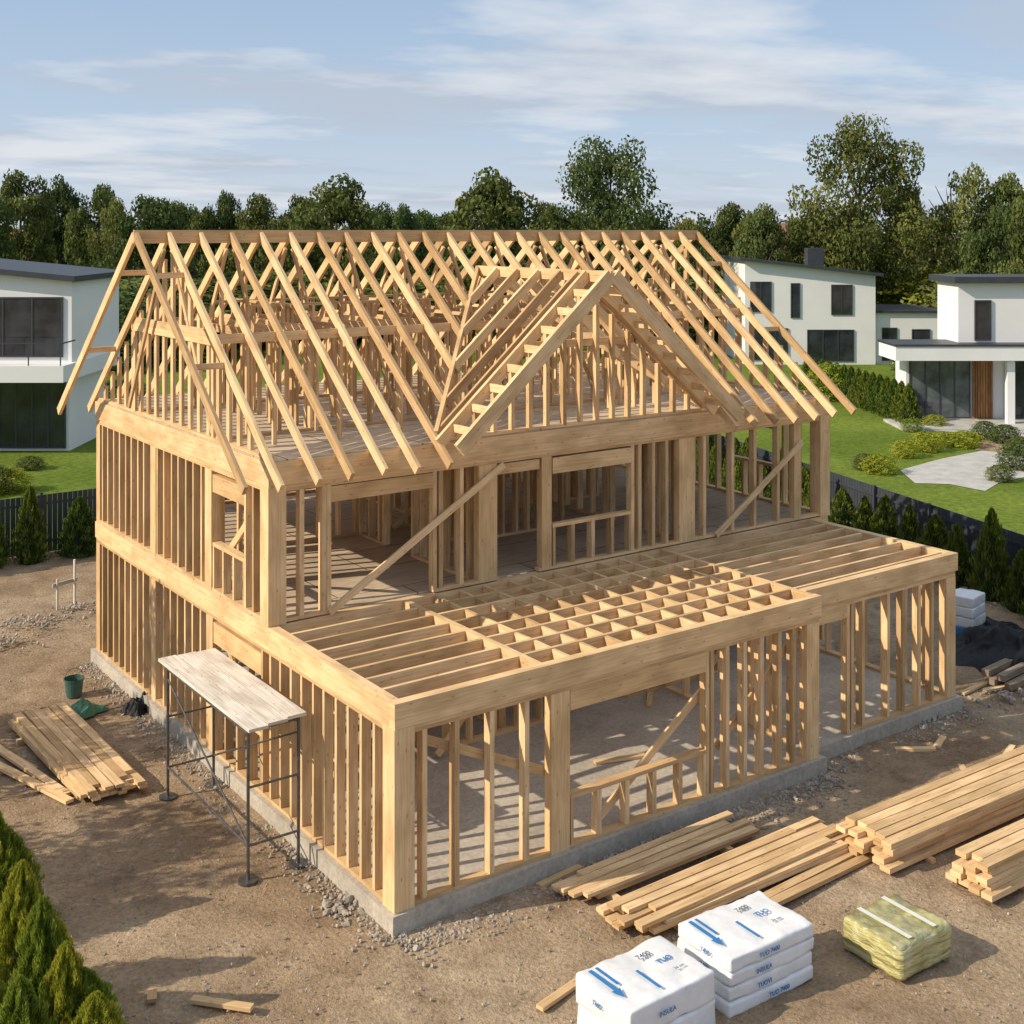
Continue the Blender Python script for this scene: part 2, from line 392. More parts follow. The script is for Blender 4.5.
rb(.133,XR-.133,YB-.15,YB,5.083,5.445,t=.6); rb(.133,XR,YB-.15,YB,2.623,2.944,t=.6); rb(XR-.15,XR,YF+.153,YB-.153,2.623,2.944,t=.6)
one('upper_floor_deck',M_PLY,H,lambda m:m.box(.0,XR,YF+.16,YB-.01,2.95,2.969))
one('attic_floor_deck',M_PLY,H,lambda m:m.box(.0,XR,YF+.0,YB-.01,5.453,5.472))
JH=.23
ys=[.13+(YF-.13)*i/8 for i in range(1,8)]
for y in ys:
    x1=XW-.12
    single_beam('floor_joist',(.135,y,2.82),(2.35,y,2.82),.06,JH,M_WOOD,H)
    single_beam('floor_joist',(2.46,y,2.822),(8.0,y,2.822),.06,JH,M_WOOD,H)
    if y>.5: single_beam('floor_joist',(8.12,y,2.818),(x1,y,2.818),.06,JH,M_WOOD,H)
for x in (2.405,8.06): single_beam('cross_beam',(x,.135,2.81),(x,YF-.005,2.81),.1,.26,M_WOODB,H)
yy=[.13]+ys+[YF]
nb=11
for i in range(1,nb):
    x=2.46+(8.0-2.46)*i/nb
    for j in range(len(yy)-1):
        single_beam('blocking',(x+random.uniform(-.02,.02),yy[j]+.03,2.825),(x+random.uniform(-.02,.02),yy[j+1]-.03,2.825),.055,.2,M_WOOD,H)
def brace(a,b,w=.04,h=.12,up=(0,1,0)): single_beam('diagonal_brace',a,b,h,w,M_WOOD,H,up)
brace((1.0,YF-.045,3.0),(4.35,YF-.045,4.95)); brace((9.45,YF-.05,3.0),(11.95,YF-.05,4.6))
brace((.3,.2,2.42),(2.6,.2,1.35)); brace((5.9,.2,.9),(8.0,.2,2.55)); brace((3.4,.22,.35),(5.7,.22,1.9))
brace((2.9,3.6,.35),(5.0,3.6,2.5)); brace((8.9,3.6,.35),(11.4,3.6,2.4)); brace((.2,6.6,3.0),(.2,4.3,4.9),up=(1,0,0)); 
brace((.2,8.7,.4),(.2,11.6,2.5),up=(1,0,0)); brace((4.6,8,3.0),(7.5,8,5.0))
brace((.2,4.3,.5),(.2,6.3,2.5),up=(1,0,0))
# ---- roof
RIDGE=8.90; YM=(YF+YB)/2; ZP=5.56; K=(RIDGE-ZP)/(YM-YF)
zm=lambda y: ZP+K*((y-YF) if y<=YM else (YB-y))
roof=MB(); roof.beam((-.65,YM,RIDGE-.02),(13.1,YM,RIDGE-.02),.05,.24)
RF=roof.build('roof_frame',M_WOODB,H,label='open gable roof of pine rafters')
DX,DZ,DK,DH=6.1,8.2,.86,3.1
RW,RHt=.062,.16
nr=24; xsR=[-.62+ (13.05+.62)*i/(nr-1) for i in range(nr)]
for i,x in enumerate(xsR):
    dj=lambda:random.uniform(-.03,.03)
    single_beam('rafter',(x,YM+.03,RIDGE),(x+dj(),YB+.42+dj(),zm(YB+.42)),RW,RHt,M_WOOD,RF)
    zd=DZ-DK*abs(x-DX)
    if abs(x-DX)<DH-.1:
        yv=YF+(zd-ZP)/K
        if yv<YM-.2: single_beam('rafter',(x,YM-.03,RIDGE),(x,yv,zm(yv)),RW,RHt,M_WOOD,RF)
    else:
        ye=YF-.5+dj(); single_beam('rafter',(x,YM-.03,RIDGE),(x+dj(),ye,zm(ye)),RW,RHt,M_WOOD,RF)
webs=MB()
for i,x in enumerate(xsR[1:-1]):
    o=.07
    for yy_ in (6.1,10.0):
        webs.beam((x+o,yy_,5.48),(x+o,yy_,zm(yy_)-.02),.05,.1,(0,1,0))
    webs.beam((x+o,6.1,7.25),(x+o,10.0,7.25),.045,.14)
    if i%2==0:
        webs.beam((x+o,6.15,5.6),(x+o,YM,RIDGE-.25),.045,.09); webs.beam((x-o,9.95,5.6),(x-o,YM,RIDGE-.25),.045,.09)
    else:
        webs.beam((x+o,5.0,5.5),(x+o,5.0,zm(5.0)-.02),.05,.1,(0,1,0)); webs.beam((x+o,7.2,7.3),(x+o,7.2,zm(7.2)-.02),.05,.1,(0,1,0)); webs.beam((x+o,8.9,7.3),(x+o,8.9,zm(8.9)-.02),.05,.1,(0,1,0))
webs.build('roof_bracing',M_WOOD,RF,kind='stuff')
def lb(m):
    for y,z in ((6.02,7.17),(10.08,7.17)): m.beam((0,y,z),(XR,y,z),.05,.16)
    for y in (6.1,10.0): m.beam((.2,y,5.5),(XR-.2,y,5.5),.1,.05)
one('long_beam',M_WOODB,RF,lb)
att=MB()
for (axis,c,a,b,top) in [('x',7.3,1.2,11.8,7.9),('x',9.0,1.2,11.8,7.9),('y',4.2,5.0,11,None),('y',8.4,5.0,11,None),('y',1.9,6.0,10,None)]:
    n=round((b-a)/.42)
    for i in range(n+1):
        s=a+(b-a)*i/n; x,y=(s,c) if axis=='x' else (c,s)
        att.beam((x,y,5.48),(x,y,min(zm(y)-.08,7.6)),.05,.1,(0,1,0))
    if axis=='x': att.beam((a,c,7.62),(b,c,7.62),.1,.05)
    else: att.beam((c,6.4,7.62),(c,9.7,7.62),.1,.05)
att.build('attic_partition',M_WOOD,RF,kind='stuff')
def gable(xc,sep):
    gm=MB(); gm.beam((xc,YF+.1,5.50),(xc,YB-.1,5.50),.12,.05); gm.beam((xc,5.95,7.12),(xc,10.15,7.12),.1,.12)
    g=gm.build('gable_frame',M_WOODB,H)
    n=20; mb=MB()
    for i in range(1,n):
        y=YF+(YB-YF)*i/n
        if sep: single_beam('gable_stud',(xc,y,5.525),(xc,y,zm(y)-.1),.055,.12,M_WOOD,g,(0,1,0))
        else: mb.beam((xc,y,5.525),(xc,y,zm(y)-.1),.055,.12,(0,1,0))
    if not sep: mb.build('gable_stud',M_WOOD,g,kind='stuff')
gable(.07,True); gable(XR-.07,False)
for y in (5.4,7.2,8.9,10.9):
    for xa,xb in ((-.6,-.03),(12.45,13.03)): single_beam('lookout',(xa,y,zm(y)-.02),(xb,y,zm(y)-.02),.05,.1,M_WOOD,RF)
dm=MB(); dyb=YF+(DZ-ZP)/K
dm.beam((DX,YF-.85,DZ-.02),(DX,dyb,DZ-.02),.05,.2); 
for s in (-1,1):
    dm.beam((DX+s*DH,YF-.0,ZP+.02),(DX,dyb,DZ+.0),.07,.18)
DM=dm.build('dormer_frame',M_WOODB,H,label='cross gable dormer frame with double rake beams')
def drafter(y,zlow,w=RW,h=RHt,mat=M_WOOD,nm='dormer_rafter',extra=0,dz=0):
    d=(DZ-zlow)/DK+extra
    for s in (-1,1):
        single_beam(nm,(DX+s*.03,y,DZ+dz),(DX+s*d,y,DZ-DK*d+dz),w,h,mat,DM)
drafter(YF-.85,ZP,.09,.25,M_WOODB,'barge_board',.12)
drafter(YF-.2,ZP,.07,.2,M_WOODB,'barge_board',.1)
y=YF+.55
while y<dyb-.2:
    drafter(y,zm(y)); y+=.68
for s in (-1,1):
    for i in range(1,9):
        d=3.25*i/9
        single_beam('lookout',(DX+s*d,YF-.82,DZ-DK*d),(DX+s*d,YF-.22,DZ-DK*d),.05,.13,M_WOOD,DM)
for i in range(-7,8):
    x=DX+i*.38; d=abs(x-DX)
    if DZ-DK*d-.1>5.7: single_beam('gable_stud',(x,YF+.05,5.5),(x,YF+.05,DZ-DK*d-.1),.055,.12,M_WOOD,DM,(0,1,0))
single_beam('dormer_tie',(DX-3,YF+.05,5.50),(DX+3,YF+.05,5.50),.12,.05,M_WOODB,DM)
drafter(YF+.05,ZP,.06,.14)
single_beam('dormer_tie',(DX-1.35,YF+.13,6.95),(DX+1.35,YF+.13,6.95),.05,.14,M_WOODB,DM)
rest.build('stud',M_WOOD,H,kind='stuff'); restp.build('wall_plate',M_WOODB,H,kind='stuff')
# ---------------------------------------------------------------- scaffold
S=empty('scaffold',(-.62,3.85,0),label='narrow steel trestle scaffold with pale weathered plank top beside wall',category='scaffold')
def tube(name,a,b,r=.024,par=S):
    m=MB(); m.cone(a,b,r,r,8); return m.build(name,M_STEEL,par,smooth=False)
for y in (-1.55,1.55):
    for x in (-.38,.38):
        tube('leg',(x,y,.03),(x,y,2.12))
        m=MB(); m.cone((x,y,-.02),(x,y,.045),.14,.14,18); m.build('base_plate',M_STEEL,S)
    for z in (.5,1.3,2.08): tube('crossbar',(-.38,y,z),(.38,y,z),.018)
tube('brace',(-.38,-1.55,.5),(-.38,1.55,1.9),.015); tube('brace',(.38,1.55,.5),(.38,-1.55,1.9),.015)
for x in (-.38,.38): tube('rail',(x,-1.55,2.05),(x,1.55,2.05),.02)
tube('rail',(-.38,-1.55,.5),(-.38,1.55,.5),.018)
for i in range(3):
    x=-.31+.31*i; single_beam('plank',(x,-1.75+.05*i,2.16+.004*i),(x+random.uniform(-.02,.02),1.75-.04*i,2.16+.004*i),.29,.045,M_OLD,S)
# ---------------------------------------------------------------- planks
def plank(cx,cy,z,L,w,h,ang,mat=M_WOOD,lab='long sawn pine plank in a stack on bare earth',grp='sawn planks stacked on the earth'):
    d=Vector((math.cos(ang),math.sin(ang),0)); c=Vector((cx,cy,z+h/2))
    single_beam('timber_plank',c-d*L/2,c+d*L/2,w,h,mat,None,label=lab,category='plank',group=grp)
def stack(x0,y0,L,cols,layers,w,h,ang=0,gap=.02,jl=.25,drop=0,bearers=True,ja=.01):
    d=Vector((math.cos(ang),math.sin(ang),0)); e=Vector((-d.y,d.x,0))
    z=.05
    if bearers:
        for t in (.18,.8):
            c=Vector((x0,y0,0))+d*(L*t)+e*(cols*(w+gap)/2)
            plank(c.x,c.y,.0,cols*(w+gap)+.15,.09,.1,ang+math.pi/2,lab='short pine bearer under stacked planks')
        z=.105
    for k in range(layers):
        n=cols-random.randint(0,drop) if k else cols
        for i in range(n):
            l=L*random.uniform(1-jl,1); off=random.uniform(0,L-l)
            c=Vector((x0,y0,0))+d*(off+l/2)+e*((i+.5)*(w+gap)+(cols-n)*.5*w)
            plank(c.x,c.y,z+k*(h+.004),l,w,h*random.uniform(.96,1),ang+random.uniform(-ja,ja))
stack(2.15,-1.05,3.5,4,2,.13,.05,0.02,.03,.2,1,True,.03)
stack(2.25,-2.1,4.4,5,3,.14,.055,.0,.03,.25,2,True,.02)
stack(3.2,-2.55,3.9,2,1,.14,.06,.05,.03,.2,0,False,.03)
stack(6.2,-2.85,4.8,5,5,.17,.075,-.02,.02,.09,1,True,.008)
stack(6.7,-4.1,4.6,4,5,.17,.08,-.02,.02,.09,1,True,.008)
stack(-1.2,5.75,4.0,7,3,.135,.055,math.pi/2+.03,.015,.12,1,True,.015)
for a in ((-2.6,8.0,1.75),(-2.8,7.7,1.85),): plank(a[0],a[1],.04,3.4,.14,.05,a[2])
for (px,py,L,an) in [(1005,760,1.1,.35),(915,752,.7,-.6),(940,745,.5,.4),(565,995,.9,.2),(975,690,1.0,.1),(222,1008,.75,2.3),(152,1000,.22,1.2),(965,775,.5,.9),(740,835,.6,.1),(560,880,.8,.1),(1000,690,.8,-.2),(22,765,.9,1.8),(650,700,.7,.8),(620,760,.9,-.3)]:
    inn=px in (650,620)
    g=G(px,py,.29 if inn else 0); plank(g.x,g.y,.29 if inn else .03,L,.11,.045,an,M_WOOD,'loose offcut of sawn timber lying flat','loose timber offcuts')
# ---------------------------------------------------------------- packs
import bmesh
def rbox(name,sx,sy,sz,bev,mat,par,loc,nz=.012,seed=0,sub=14):
    bm=bmesh.new(); bmesh.ops.create_cube(bm,size=1)
    for v in bm.verts: v.co=Vector((v.co.x*sx,v.co.y*sy,(v.co.z+.5)*sz))
    bmesh.ops.bevel(bm,geom=list(bm.edges),offset=bev,segments=3,affect='EDGES',profile=.6)
    bmesh.ops.subdivide_edges(bm,edges=[e for e in bm.edges if e.calc_length()>.3],cuts=sub,use_grid_fill=True)
    bm.normal_update()
    for v in bm.verts:
        p=v.co*3+Vector((seed*7.1,seed*3.3,0)); d=noise.noise(p)*nz*1.6+noise.noise(p*3.1)*nz
        v.co+=v.normal*d
    me=bpy.data.meshes.new(name); bm.to_mesh(me); bm.free(); me.materials.append(mat)
    me.polygons.foreach_set('use_smooth',[True]*len(me.polygons))
    o=bpy.data.objects.new(name,me); COL.objects.link(o); o.location=loc; o.parent=par; return o
def text(name,s,size,par,loc,rot,mat,bold=.006):
    cu=bpy.data.curves.new(name,'FONT'); cu.body=s; cu.size=size; cu.align_x='CENTER'; cu.align_y='CENTER'; cu.offset=bold; cu.extrude=.002
    t=bpy.data.objects.new(name+'_tmp',cu); COL.objects.link(t)
    dg=bpy.context.evaluated_depsgraph_get(); me=bpy.data.meshes.new_from_object(t.evaluated_get(dg))
    bpy.data.objects.remove(t); me.materials.clear(); me.materials.append(mat)
    o=bpy.data.objects.new(name,me); COL.objects.link(o); o.parent=par; o.location=loc; o.rotation_euler=rot
def pack(cx,cy,sx,sy,sz,rot,layers,lab,seed):
    E=empty('insulation_pack',(cx,cy,.02),rot,label=lab,category='insulation pack',group='wrapped insulation packs')
    lh=sz/layers
    for i in range(layers):
        rbox('wrapped_bale',sx-.01*(i%2),sy-.012*(i%2),lh-.004,.04,M_WRAP,E,(random.uniform(-.012,.012),random.uniform(-.008,.008),i*lh),.016,seed+i)
    zt=sz+.02; q=math.pi/2
    def bar(x0,x1,y0,y1): one('print_mark',M_PRINT,E,lambda m:m.poly([(x0,y0,zt),(x1,y0,zt),(x1,y1,zt),(x0,y1,zt)]))
    bar(-.5*sx+.20,-.5*sx+.24,-.02,.36)
    one('print_mark',M_PRINT,E,lambda m:m.poly([(-.5*sx+a,b,zt) for a,b in ((.06,-.08),(.12,-.24),(.19,-.08),(.155,-.08),(.155,.36),(.10,.36),(.10,-.08))]))
    bar(-.12,-.08,-.34,.05)
    text('printed_text','7400',.10,E,(.16,.22,zt),(0,0,0),M_PRINTG,.002); text('printed_text','TUO',.10,E,(.3,.02,zt),(0,0,0),M_PRINT,.002)
    text('printed_text','36 cm',.06,E,(.34,-.18,zt),(0,0,0),M_PRINTG,.0)
    for i in range(layers):
        z=(i+.5)*lh; ts=min(lh*.45,.075)
        text('printed_text',random.choice(('INSULA','TUO 7400','TUOVI')),ts,E,(random.uniform(-.3,.1),-sy/2-.022,z),(q,0,0),M_PRINT,.001)
        text('printed_text','7400',ts,E,(-sx/2-.024,random.uniform(-.1,.1),z),(q,0,-q),M_PRINT,.001)
pack(1.32,-3.3,1.3,.92,.66,.02,2,'white plastic wrapped insulation pack with blue print standing on earth',1)
pack(2.92,-3.28,1.38,.94,.68,-.03,4,'white layered insulation bales with blue print standing on earth',5)
E=empty('wool_bundle',(4.85,-4.0,.0),-.03,label='yellow-green mineral wool bundle in shiny clear plastic on earth',category='insulation bundle')
rbox('wool_roll',1.0,.92,.44,.09,M_CLEAR,E,(0,0,.01),.018,3,20)
for x in (-.28,.18): one('strap',M_STRAP,E,lambda m:m.poly([(x,-.40,.478),(x+.07,-.40,.478),(x+.07,.40,.478),(x,.40,.478)]))
E=empty('insulation_pack',(*G(966,634).xy,.02),.2,label='white and blue wrapped pack standing beside house',category='insulation pack',group='wrapped insulation packs')
for i in range(4): rbox('wrapped_bale',.7,.6,.22,.03,M_WRAP if i!=0 else M_PRINT,E,(0,0,i*.225),.012,9+i,8)
def tarp(name,loc,sx,sy,h,mat,lab,cat,seed,rot=0,fr=1.0):
    n=60;V=[];Fa=[]
    for j in range(n+1):
        for i in range(n+1):
            u=i/n-.5;v=j/n-.5; r=max(abs(u),abs(v))*2
            p=Vector((u*6*fr+seed,v*6*fr,seed)); z=h*(1-r**4)*(.55+.7*noise.noise(p*.7))
            z+=.22*h*(1-r**2)*(1-2*abs(noise.noise(p*1.3+Vector((3,3,0)))))-.05*h+.10*h*(1-2*abs(noise.noise(p*2.9)))*(1-r**3)+.012
            V.append((u*sx*(1+.2*noise.noise(p)),v*sy*(1+.2*noise.noise(p+Vector((5,5,5)))),max(z,.0)))
    for j in range(n):
        for i in range(n): a=j*(n+1)+i; Fa.append((a,a+1,a+n+2,a+n+1))
    me=bpy.data.meshes.new(name); me.from_pydata(V,[],Fa); me.materials.append(mat); me.polygons.foreach_set('use_smooth',[True]*len(me.polygons))
    o=bpy.data.objects.new(name,me); COL.objects.link(o); o.location=(*loc.xy,.03); o.rotation_euler=(0,0,rot); o['label']=lab; o['category']=cat
tarp('tarpaulin',G(1006,652),3.2,1.9,.62,M_BLACK,'crumpled black tarpaulin over materials beside timber','tarpaulin',2,.3,.8)
tarp('plastic_sheet',G(77,716),1.0,.6,.2,M_GREENP,'crumpled green plastic sheet on bare earth','plastic sheet',5,.4)
tarp('rubbish_bag',G(140,712),.55,.5,.26,M_BLACK,'small black plastic bag on earth beside foundation','bag',8,.4)
for k in range(4):
    g=G(1018,675); plank(g.x+.0,g.y+.17*k-.35,.05+.13*(k%2),2.1,.15,.12,.1,M_GREY,'dark weathered beam lying beside black tarpaulin','weathered beams')
g=G(74,697); E=empty('bucket',(g.x,g.y,.02),0,label='dark green plastic bucket with wire handle on earth',category='bucket')
def bk(m):
    m.cone((0,0,0),(0,0,.34),.14,.18,20,False); m.cone((0,0,.32),(0,0,.35),.19,.19,20,False); m.cone((0,0,.005),(0,0,.01),.14,.14,20,True)
one('body',M_BUCKET,E,bk)
def hd(m):
    pts=[(.18*math.cos(a),0,.34+.2*math.sin(a)) for a in np.linspace(0,math.pi,12)]
    for a,b in zip(pts,pts[1:]): m.cone(a,b,.006,.006,6)
one('handle',M_STEEL,E,hd)
g=G(66,608); E=empty('marker_trestle',(g.x,g.y,0),.4,label='small wooden setting-out trestle standing in rubble',category='trestle')
for x in (-.25,.25): one('stake',M_OLD,E,lambda m:m.beam((x,0,-.05),(x,0,1.1 if x>0 else .75),.04,.04,(0,1,0)))
one('rail',M_OLD,E,lambda m:m.beam((-.35,.04,.6),(.35,.04,.6),.03,.09))
# ---------------------------------------------------------------- gravel
def rocks(name,P,Sz,lab,mat=M_STONE):
    t=(1+5**.5)/2
    B=np.array([(-1,t,0),(1,t,0),(-1,-t,0),(1,-t,0),(0,-1,t),(0,1,t),(0,-1,-t),(0,1,-t),(t,0,-1),(t,0,1),(-t,0,-1),(-t,0,1)])/1.9
    Fi=np.array([(0,11,5),(0,5,1),(0,1,7),(0,7,10),(0,10,11),(1,5,9),(5,11,4),(11,10,2),(10,7,6),(7,1,8),(3,9,4),(3,4,2),(3,2,6),(3,6,8),(3,8,9),(4,9,5),(2,4,11),(6,2,10),(8,6,7),(9,8,1)])
    n=len(P); V=B[None]*rng.uniform(.6,1.3,(n,12,1))*(Sz[:,None,None]*rng.uniform(.6,1.2,(n,1,3)))+P[:,None,:]
    F=(Fi[None]+np.arange(n)[:,None,None]*12).reshape(-1,3)
    me=bpy.data.meshes.new(name); me.from_pydata(V.reshape(-1,3).tolist(),[],F.tolist()); me.materials.append(mat)
    o=bpy.data.objects.new(name,me); COL.objects.link(o); o['kind']='stuff'; o['label']=lab; o['category']='gravel'
P=[];Z=[]
for _ in range(4200):
    s=random.random()
    if s<.5: x=random.uniform(-.1,8.2); y=-.08-abs(random.gauss(0,.3))
    elif s<.62: x=random.uniform(8.2,12.4); y=.22-abs(random.gauss(0,.3))
    elif s<.95: y=random.uniform(-.2,12.3); x=-.08-abs(random.gauss(0,.22))
    else: x=12.45+abs(random.gauss(0,.3)); y=random.uniform(.3,3.7)
    P.append((x,y,.03)); Z.append(random.uniform(.010,.032)*(1.8 if random.random()<.05 else 1))
for _ in range(3000):
    g=G(random.uniform(-20,1100),random.uniform(600,1060)); P.append((g.x,g.y,.01)); Z.append(random.uniform(.006,.022))
for (px,py,n,r,s) in [(30,628,170,1.3,.45),(75,612,80,.9,.45),(350,905,50,.5,.6),(985,595,110,1.1,.6),(1010,700,60,.8,.6),(930,720,100,.6,.6),(10,645,70,.8,.45)]:
    c=G(px,py)
    for _ in range(n):
        a=random.uniform(0,6.28); rr=abs(random.gauss(0,r*.5)); P.append((c.x+rr*math.cos(a)*1.6,c.y+rr*math.sin(a),max(.02,.13*r*(1-rr/r)))); Z.append(random.uniform(.03,.11)*s)
rocks('gravel',np.array(P),np.array(Z),'loose grey gravel and rubble around the slab')
# ---------------------------------------------------------------- vegetation
def lobes_crown(seed,nl,nleaf,leaf,mat,shape='round',asp=.6):
    r=np.random.default_rng(seed); cs=[];rs=[]
    while len(cs)<nl:
        a=r.uniform(0,6.283); h=r.uniform(0,1); q=r.uniform(0,1)**.5
        if shape=='round': wx=.40*math.sqrt(max(0,1-((h-.42)/.60)**2))
        elif shape=='tall': wx=.43*math.sqrt(max(0,1-((h-.46)/.58)**2))
        elif shape=='airy': wx=.36*math.sqrt(max(0,1-((h-.5)/.56)**2))
        rr=r.uniform(.07,.15)
        cs.append((wx*q*math.cos(a),wx*q*math.sin(a),.16+h*.74)); rs.append(rr)
    cs=np.array(cs);rs=np.array(rs); tl=r.uniform(.0,.8,nl)
    idx=r.choice(nl,nleaf,p=rs**2/np.sum(rs**2)); d=r.normal(size=(nleaf,3)); d/=np.linalg.norm(d,axis=1,keepdims=True)
    rad=rs[idx]*(r.uniform(.35,1.08,nleaf)**.6)
    C=cs[idx]+d*rad[:,None]*np.array([1,1,.75]); C[:,2]=np.clip(C[:,2],.06,1)
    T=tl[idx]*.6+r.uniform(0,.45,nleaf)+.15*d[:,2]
    return quads('crown',C,d+.8*r.normal(size=(nleaf,3)),leaf*r.uniform(.6,1.3,nleaf),T,mat,asp=asp)
def trunkmesh(seed):
    random.seed(seed); m=MB(); m.cone((0,0,-.02),(.01,0,.35),.028,.018,8)
    m.cone((.01,0,.34),(-.01,.01,.8),.018,.005,7)
    for i in range(9):
        z=random.uniform(.25,.65);a=random.uniform(0,6.28);l=random.uniform(.15,.28)
        m.cone((0,0,z),(l*math.cos(a),l*math.sin(a),z+random.uniform(.12,.25)),.009,.002,5)
    o=m.build('trunk',M_BARK,origin=(0,0,0)); me=o.data; bpy.data.objects.remove(o); return me
CR={'round':[lobes_crown(10+i,56,14000,.0160,M_LEAF,'round') for i in range(4)],
    'tall':[lobes_crown(20+i,95,26000,.0115,M_LEAF,'tall') for i in range(2)],
    'airy':[lobes_crown(30,34,6500,.0145,M_LEAFY,'airy')],
    'pale':[lobes_crown(40,50,11000,.0165,M_LEAFY,'round')]}
TR=[trunkmesh(i) for i in range(3)]
random.seed(11)
def tree(px,depth,ytop,wpx,kind='round',name='tree',lab='dark green broadleaf tree behind the gardens'):
    h=CH+(HOR-ytop)*depth/FOC; w=wpx*depth/FOC*1.15
    p=DP(px,depth); E=empty(name,(p.x,p.y,0),random.uniform(0,6.28),label=lab,category='tree',group='trees behind the gardens')
    E.scale=(w,w,h*1.03)
    for nm,me in (('trunk',random.choice(TR)),('crown',random.choice(CR[kind]))):
        o=bpy.data.objects.new(nm,me); COL.objects.link(o); o.parent=E
for a in [(20,120,172,75),(62,125,178,64),(100,105,186,70),(148,95,192,96),(200,115,206,50),(222,115,188,44),(262,110,195,70),(335,92,177,112),(300,115,192,66),(385,130,204,60),(425,140,211,54),(492,88,172,125),(545,112,198,60),(690,120,220,50),(725,110,200,60),(757,100,206,64),(792,118,215,50),(915,115,200,64),(1000,78,205,80),(1040,72,182,90),(-30,110,176,90),(580,135,212,50),(650,140,215,60),(180,125,203,60),(455,120,208,60)]: tree(*a)
tree(612,88,137,128,'tall',lab='tall full dark green broadleaf tree'); tree(860,100,117,130,'tall',lab='tallest dark green tree behind white house'); 
tree(952,100,153,92,'airy',lab='pale airy tree with gaps in crown'); tree(1005,100,176,70,'pale'); tree(760,98,208,56,'pale'); tree(905,110,190,50,'pale'); tree(115,100,200,50,'pale'); tree(405,118,206,44,'pale')
r=np.random.default_rng(5); cs=[];rs=[]
for _ in range(620):
    lat=r.uniform(-190,190); dep=r.uniform(170,300); p=CAM+Fv*dep+Rv*lat; hgt=r.uniform(6,12)*(dep/220)**.3
    for k in range(3): cs.append((p.x+r.normal()*3,p.y+r.normal()*3,hgt*r.uniform(.25,.85))); rs.append(r.uniform(2,4))
cs=np.array(cs);rs=np.array(rs);n=120000; idx=r.integers(0,len(cs),n); d=r.normal(size=(n,3)); d/=np.linalg.norm(d,axis=1,keepdims=True)
C=cs[idx]+d*(rs[idx]*r.uniform(.6,1.05,n))[:,None]; C[:,2]=np.abs(C[:,2])
me=quads('woodland',C,d+.6*r.normal(size=(n,3)),r.uniform(.35,.7,n),r.uniform(.0,.6,len(cs))[idx]+r.uniform(0,.4,n),M_FAR)
o=bpy.data.objects.new('woodland',me); COL.objects.link(o); o['kind']='stuff'; o['label']='distant dark green band of woodland'; o['category']='woodland'
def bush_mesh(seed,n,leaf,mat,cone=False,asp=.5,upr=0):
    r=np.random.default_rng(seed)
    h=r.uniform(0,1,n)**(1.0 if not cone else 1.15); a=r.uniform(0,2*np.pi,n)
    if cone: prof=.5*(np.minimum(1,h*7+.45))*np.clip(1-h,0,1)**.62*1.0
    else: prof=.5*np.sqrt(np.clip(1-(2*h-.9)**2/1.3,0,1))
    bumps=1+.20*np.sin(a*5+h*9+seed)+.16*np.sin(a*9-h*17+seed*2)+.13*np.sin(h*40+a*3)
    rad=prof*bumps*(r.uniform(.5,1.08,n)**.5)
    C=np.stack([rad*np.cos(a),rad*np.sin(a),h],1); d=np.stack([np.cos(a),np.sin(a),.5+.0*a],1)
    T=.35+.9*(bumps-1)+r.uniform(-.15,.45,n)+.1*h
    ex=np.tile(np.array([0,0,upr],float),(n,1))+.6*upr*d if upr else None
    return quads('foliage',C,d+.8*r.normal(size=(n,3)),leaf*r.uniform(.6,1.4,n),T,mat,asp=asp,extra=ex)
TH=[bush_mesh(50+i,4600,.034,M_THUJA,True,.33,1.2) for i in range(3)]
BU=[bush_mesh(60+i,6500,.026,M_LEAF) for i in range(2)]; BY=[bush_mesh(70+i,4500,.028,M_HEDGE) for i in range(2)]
core=MB(); core.cone((0,0,0),(0,0,.85),.30,.02,10); o=core.build('inner_core',flat('dark_core',(.012,.02,.008),.9,0,.3,4,0),origin=(0,0,0)); COREM=o.data; bpy.data.objects.remove(o)  # dark green filler cone added inside the foliage to stop see-through
def shrub(p,w,h,meshes,name,lab,cat,grp,corem=True,wy=None):
    E=empty(name,(p.x,p.y,0),random.uniform(0,6.28),label=lab,category=cat,group=grp); E.scale=(w,wy or w,h)
    o=bpy.data.objects.new('foliage',random.choice(meshes)); COL.objects.link(o); o.parent=E
    if corem: o=bpy.data.objects.new('inner_core',COREM); COL.objects.link(o); o.parent=E
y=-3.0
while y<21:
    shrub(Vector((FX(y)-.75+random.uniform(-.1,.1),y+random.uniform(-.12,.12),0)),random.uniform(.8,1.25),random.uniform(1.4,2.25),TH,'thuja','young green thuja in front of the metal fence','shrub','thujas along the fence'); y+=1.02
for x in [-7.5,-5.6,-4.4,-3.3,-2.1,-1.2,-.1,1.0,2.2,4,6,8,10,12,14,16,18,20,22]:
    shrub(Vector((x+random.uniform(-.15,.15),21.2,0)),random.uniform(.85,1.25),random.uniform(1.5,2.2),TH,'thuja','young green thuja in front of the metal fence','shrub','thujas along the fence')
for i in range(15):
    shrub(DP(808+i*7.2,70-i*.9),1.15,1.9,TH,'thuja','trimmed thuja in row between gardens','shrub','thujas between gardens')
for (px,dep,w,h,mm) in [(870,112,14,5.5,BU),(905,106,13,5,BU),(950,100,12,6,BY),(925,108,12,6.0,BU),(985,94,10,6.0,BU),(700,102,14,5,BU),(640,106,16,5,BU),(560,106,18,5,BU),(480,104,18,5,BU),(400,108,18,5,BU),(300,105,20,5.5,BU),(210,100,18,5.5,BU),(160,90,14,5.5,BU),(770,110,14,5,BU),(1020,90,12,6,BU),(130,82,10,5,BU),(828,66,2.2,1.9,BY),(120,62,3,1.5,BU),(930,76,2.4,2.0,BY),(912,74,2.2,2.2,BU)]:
    shrub(DP(px,dep),w,h,mm,'bush','large dense green garden bush','bush','garden bushes',False)
